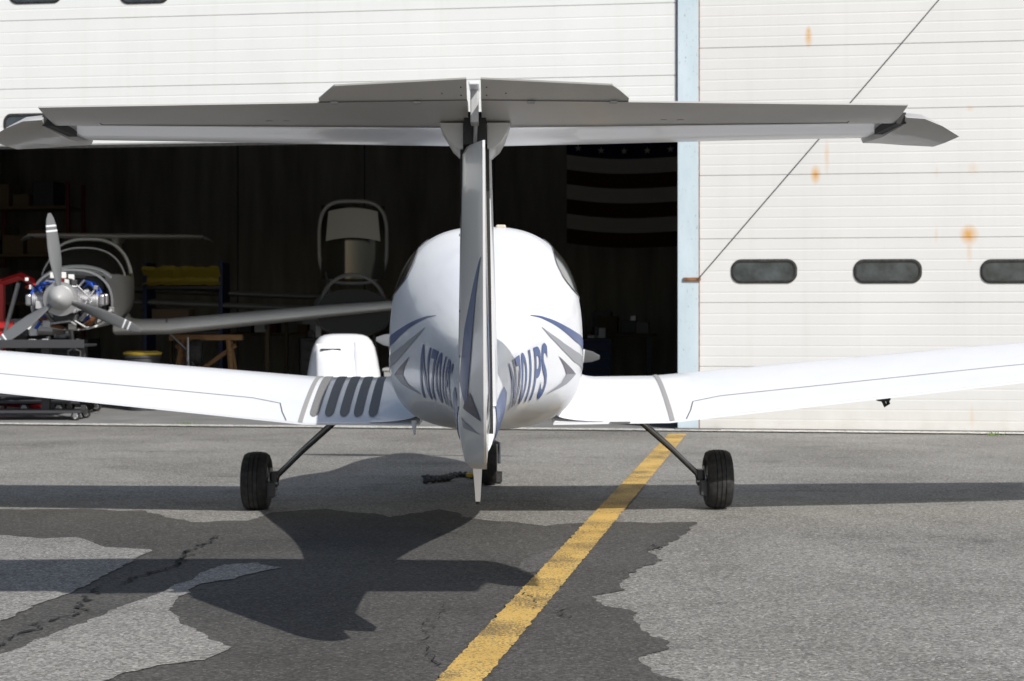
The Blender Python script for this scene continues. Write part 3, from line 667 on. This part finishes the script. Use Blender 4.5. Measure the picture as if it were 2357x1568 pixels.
# ------------------------------------------------------------------ ground
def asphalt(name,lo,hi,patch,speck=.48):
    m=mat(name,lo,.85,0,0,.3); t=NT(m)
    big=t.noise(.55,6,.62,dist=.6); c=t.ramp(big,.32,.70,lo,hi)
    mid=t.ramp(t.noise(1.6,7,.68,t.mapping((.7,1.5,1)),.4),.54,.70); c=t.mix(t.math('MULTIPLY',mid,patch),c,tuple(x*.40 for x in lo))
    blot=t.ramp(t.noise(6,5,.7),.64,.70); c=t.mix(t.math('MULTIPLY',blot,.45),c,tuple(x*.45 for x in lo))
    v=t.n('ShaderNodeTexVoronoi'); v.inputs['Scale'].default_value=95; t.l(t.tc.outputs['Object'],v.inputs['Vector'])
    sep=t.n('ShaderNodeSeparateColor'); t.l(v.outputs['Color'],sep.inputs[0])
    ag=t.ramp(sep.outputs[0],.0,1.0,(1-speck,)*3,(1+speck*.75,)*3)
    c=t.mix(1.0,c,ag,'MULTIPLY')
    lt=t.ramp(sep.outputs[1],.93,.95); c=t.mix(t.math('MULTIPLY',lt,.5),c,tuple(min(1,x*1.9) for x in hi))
    f=t.noise(420,2,.6); c=t.mix(1.0,c,t.ramp(f,.3,.7,(.76,)*3,(1.22,)*3),'MULTIPLY')
    t.col(c)
    h=t.math('ADD',t.math('MULTIPLY',v.outputs['Distance'],-.6),t.math('MULTIPLY',f,.5)); t.bump(h,.42,.006)
    return m
ASPL=asphalt('weathered_asphalt',(.190,.182,.166),(.30,.290,.268),.5)
ASPF=asphalt('bleached_asphalt',(.215,.207,.190),(.315,.303,.280),.2)
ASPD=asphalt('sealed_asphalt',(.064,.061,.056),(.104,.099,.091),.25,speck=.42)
mobj('ground',[(-500,-300,0),(500,-300,0),(500,700,0),(-500,700,0)],[(0,1,2,3)],ASPL,None,False,False)
def G(px,py): d=H*F/(py-HZ); return ((px-CX)/F*d,d)
def rough_poly(name,pts,z,m,amp=.05,step=.025,seed=0,fr=3.0):
    P=[Vector(G(*p)) for p in pts]; out=[]
    for i,a in enumerate(P):
        b=P[(i+1)%len(P)]; n=max(1,int((b-a).length/step))
        if (b-a).length>12: n=1
        for k in range(n):
            p=a.lerp(b,k/n); q=Vector((p.x*fr+seed,p.y*fr,seed))
            o=Vector((noise.fractal(q,.55,2.1,7),noise.fractal(q+Vector((31,7,3)),.55,2.1,7)))*amp
            out.append((p.x+o.x,p.y+o.y,z))
    me=bpy.data.meshes.new(name); b=bmesh.new(); vs=[b.verts.new(v) for v in out]
    f=b.faces.new(vs); 
    bmesh.ops.triangulate(b,faces=[f],ngon_method='EAR_CLIP'); bmesh.ops.recalc_face_normals(b,faces=b.faces)
    for f in b.faces:
        if f.normal.z<0: f.normal_flip()
    b.to_mesh(me); b.free(); me.materials.append(m); o=bpy.data.objects.new(name,me); S.collection.objects.link(o); return o
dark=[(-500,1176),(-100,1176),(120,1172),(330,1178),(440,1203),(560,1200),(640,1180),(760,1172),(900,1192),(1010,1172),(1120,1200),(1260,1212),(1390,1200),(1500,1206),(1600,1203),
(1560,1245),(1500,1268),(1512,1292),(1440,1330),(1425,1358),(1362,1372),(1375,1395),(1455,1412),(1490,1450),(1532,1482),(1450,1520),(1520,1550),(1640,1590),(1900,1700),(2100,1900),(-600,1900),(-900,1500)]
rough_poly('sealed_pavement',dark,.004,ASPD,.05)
rough_poly('weathered_pavement_patch',[(-300,1225),(0,1233),(90,1243),(180,1240),(250,1262),(352,1268),(300,1295),(215,1345),(110,1385),(0,1437),(-300,1500)],.008,ASPF,.035,seed=3)
rough_poly('weathered_pavement_patch',[(-200,1560),(0,1510),(120,1470),(175,1440),(300,1395),(400,1358),(470,1322),(520,1303),(600,1298),(650,1312),(560,1330),(470,1345),(425,1372),(385,1412),(430,1440),(480,1475),(538,1495),(480,1525),(375,1535),(250,1568),(150,1640),(-300,1800)],.008,ASPF,.035,seed=5)
rough_poly('weathered_pavement_patch',[(1200,1290),(1260,1268),(1330,1250),(1345,1262),(1290,1290),(1240,1318),(1200,1320)],.006,asphalt('half_worn_seal',(.10,.096,.09),(.13,.126,.118),.2),.03,seed=8)
CRK=mat('crack_dark',(.012,.012,.012),.95)  # near-black colour of the flat pavement crack strips
def crack(pts,w,seed,z=.0105):
    P=[Vector(G(*p)) for p in pts]; rows=[]
    for i in range(len(P)-1):
        n=max(2,int((P[i+1]-P[i]).length/.018))
        for k in range(n):
            p=P[i].lerp(P[i+1],k/n); q=Vector((p.x*9+seed,p.y*9,seed)); dd=(P[i+1]-P[i]).normalized(); nn=Vector((-dd.y,dd.x))
            o=noise.fractal(q,.7,2.2,5)*.07; ww=w*max(.05,.6+1.6*noise.noise(q*2.1+Vector((5,5,5)))); c=p+nn*o+Vector((random.uniform(-.003,.003),random.uniform(-.003,.003)))
            rows.append([(c.x-nn.x*ww,c.y-nn.y*ww,z),(c.x+nn.x*ww,c.y+nn.y*ww,z)])
    return grid('pavement_crack',rows,CRK,None,False)
crack([(520,1235),(432,1270),(415,1300),(300,1338),(215,1365),(205,1395),(80,1450),(-40,1500)],.010,1); crack([(432,1270),(400,1305),(330,1325)],.008,4)
crack([(1060,1380),(1010,1420),(960,1465)],.003,2); crack([(985,1470),(990,1510),(1010,1540)],.003,3); crack([(1515,1255),(1505,1275),(1530,1262)],.009,5); crack([(1295,1405),(1300,1430)],.006,8)
crack([(640,1172),(700,1210),(730,1240)],.003,12); crack([(1010,1215),(1000,1240)],.004,15); crack([(1195,1355),(1215,1372),(1225,1410)],.003,19,.0135)
YP=mat('worn_yellow_paint',(.62,.36,.05),.75); t=NT(YP)
bc=t.ramp(t.noise(3,5,.6),.3,.7,(.54,.34,.085),(.72,.47,.13))
wear=t.math('ADD',t.math('MULTIPLY',t.noise(75,4,.75),.75),t.math('MULTIPLY',t.noise(2.6,4,.6),.40)); wm=t.ramp(wear,.575,.63)
t.col(t.mix(t.math('MULTIPLY',wm,.85),bc,(.11,.09,.055))); t.bump(t.noise(160,3),.5,.006)
rows=[]
for i in range(700):
    u=i/699; y=lerp(2.5,16.35,u)
    k=(y-5.196)/(16.2-5.196); l=lerp(-.250,1.640,k); r=lerp(-.090,1.832,k)
    rows.append([(l+.012*noise.noise(Vector((y*14,1,0)))+.008*noise.noise(Vector((y*60,1,0))),y,.012),((l+r)/2,y,.012),(r+.012*noise.noise(Vector((y*14,9,0)))+.008*noise.noise(Vector((y*60,9,0))),y,.012)])
grid('yellow_taxi_line',rows,YP,None,False)
WD=empty('weeds'); LEAF=mat('weed_leaf',(.12,.20,.04),.7); V=[];Fc=[]
def tuft(px,py,n,h):
    x0,y0=G(px,py)
    for k in range(n):
        x=x0+random.gauss(0,.05); y=y0+random.gauss(0,.03); a=random.uniform(0,6.3); L=h*random.uniform(.4,1); w=.006
        i=len(V); V.extend([(x-w,y,.005),(x+w,y,.005),(x+w*.6+math.cos(a)*L*.4,y+math.sin(a)*L*.4,L*.7),(x+math.cos(a)*L*.8,y+math.sin(a)*L*.8,L)]); Fc.append((i,i+1,i+2,i+3))
for p in ((420,979),(428,979),(2280,1003),(2293,1004)): tuft(*p,14,.05)
mobj('weed_blades',V,Fc,LEAF,WD,False,False)
CHN=empty('tie_down_chain')
def chain(fn,n):
    pts=[fn(i/n) for i in range(n+1)]
    for i in range(n):
        a,b=pts[i],pts[i+1]; c=((a[0]+b[0])/2,(a[1]+b[1])/2); ang=math.atan2(b[1]-a[1],b[0]-a[0]); L=math.hypot(b[0]-a[0],b[1]-a[1])*.72
        ring=[(c[0]+L*math.cos(t_)*math.cos(ang)-.016*math.sin(t_)*math.sin(ang),c[1]+L*math.cos(t_)*math.sin(ang)+.016*math.sin(t_)*math.cos(ang),.022+(.014*math.sin(t_) if i%2 else 0)) for t_ in [2*math.pi*k/12 for k in range(13)]]
        tube('link',ring,.009,DSTEEL,CHN,6)
chain(lambda t:G(975+165*t,1103+5*math.sin(t*9)),34)
chain(lambda t:G(978+60*math.sin(t*3.14),1109+6*t-5*math.sin(t*3)),22)
x,y=G(1082,1104); box('yellow_tag',(x-.03,y-.02,.02),(x+.03,y+.02,.05),YEL,CHN,.006)
WC=empty('wheel_chock'); x,y=G(1125,1112)
loft('chock_body',[[(x-.10,y-.07,.012),(x-.10,y+.07,.012),(x-.10,y+.04,.085)],[(x+.10,y-.07,.012),(x+.10,y+.07,.012),(x+.10,y+.04,.085)]],RUBBER,WC)

# ------------------------------------------------------------------ light
sv=Vector((1.39,-2.0,1.87)).normalized()
sl=bpy.data.lights.new('sun','SUN'); sl.energy=4.5; sl.angle=math.radians(.55); sl.color=(1,.975,.94)
so=bpy.data.objects.new('sun',sl); so.rotation_euler=sv.to_track_quat('Z','Y').to_euler(); S.collection.objects.link(so)
w=bpy.data.worlds.new('World'); S.world=w; w.use_nodes=True; nt=w.node_tree
sk=nt.nodes.new('ShaderNodeTexSky'); sk.sky_type='NISHITA'; sk.sun_disc=False; sk.sun_elevation=math.asin(sv.z); sk.sun_rotation=math.atan2(sv.x,sv.y)
sk.air_density=1.0; sk.dust_density=1.5
bg=nt.nodes['Background']; bg.inputs[1].default_value=.10; nt.links.new(sk.outputs[0],bg.inputs[0])
# ------------------------------------------------------------------ camera
cd=bpy.data.cameras.new('camera'); cam=bpy.data.objects.new('camera',cd); S.collection.objects.link(cam); S.camera=cam
cam.location=(0,0,H); cam.rotation_euler=(math.radians(90),0,0)
cd.sensor_width=36; cd.lens=F/2357*36; cd.shift_y=-(784-HZ)/2357; cd.clip_end=2000; cd.clip_start=.05
cd.dof.use_dof=True; cd.dof.focus_distance=6.2; cd.dof.aperture_fstop=6.3
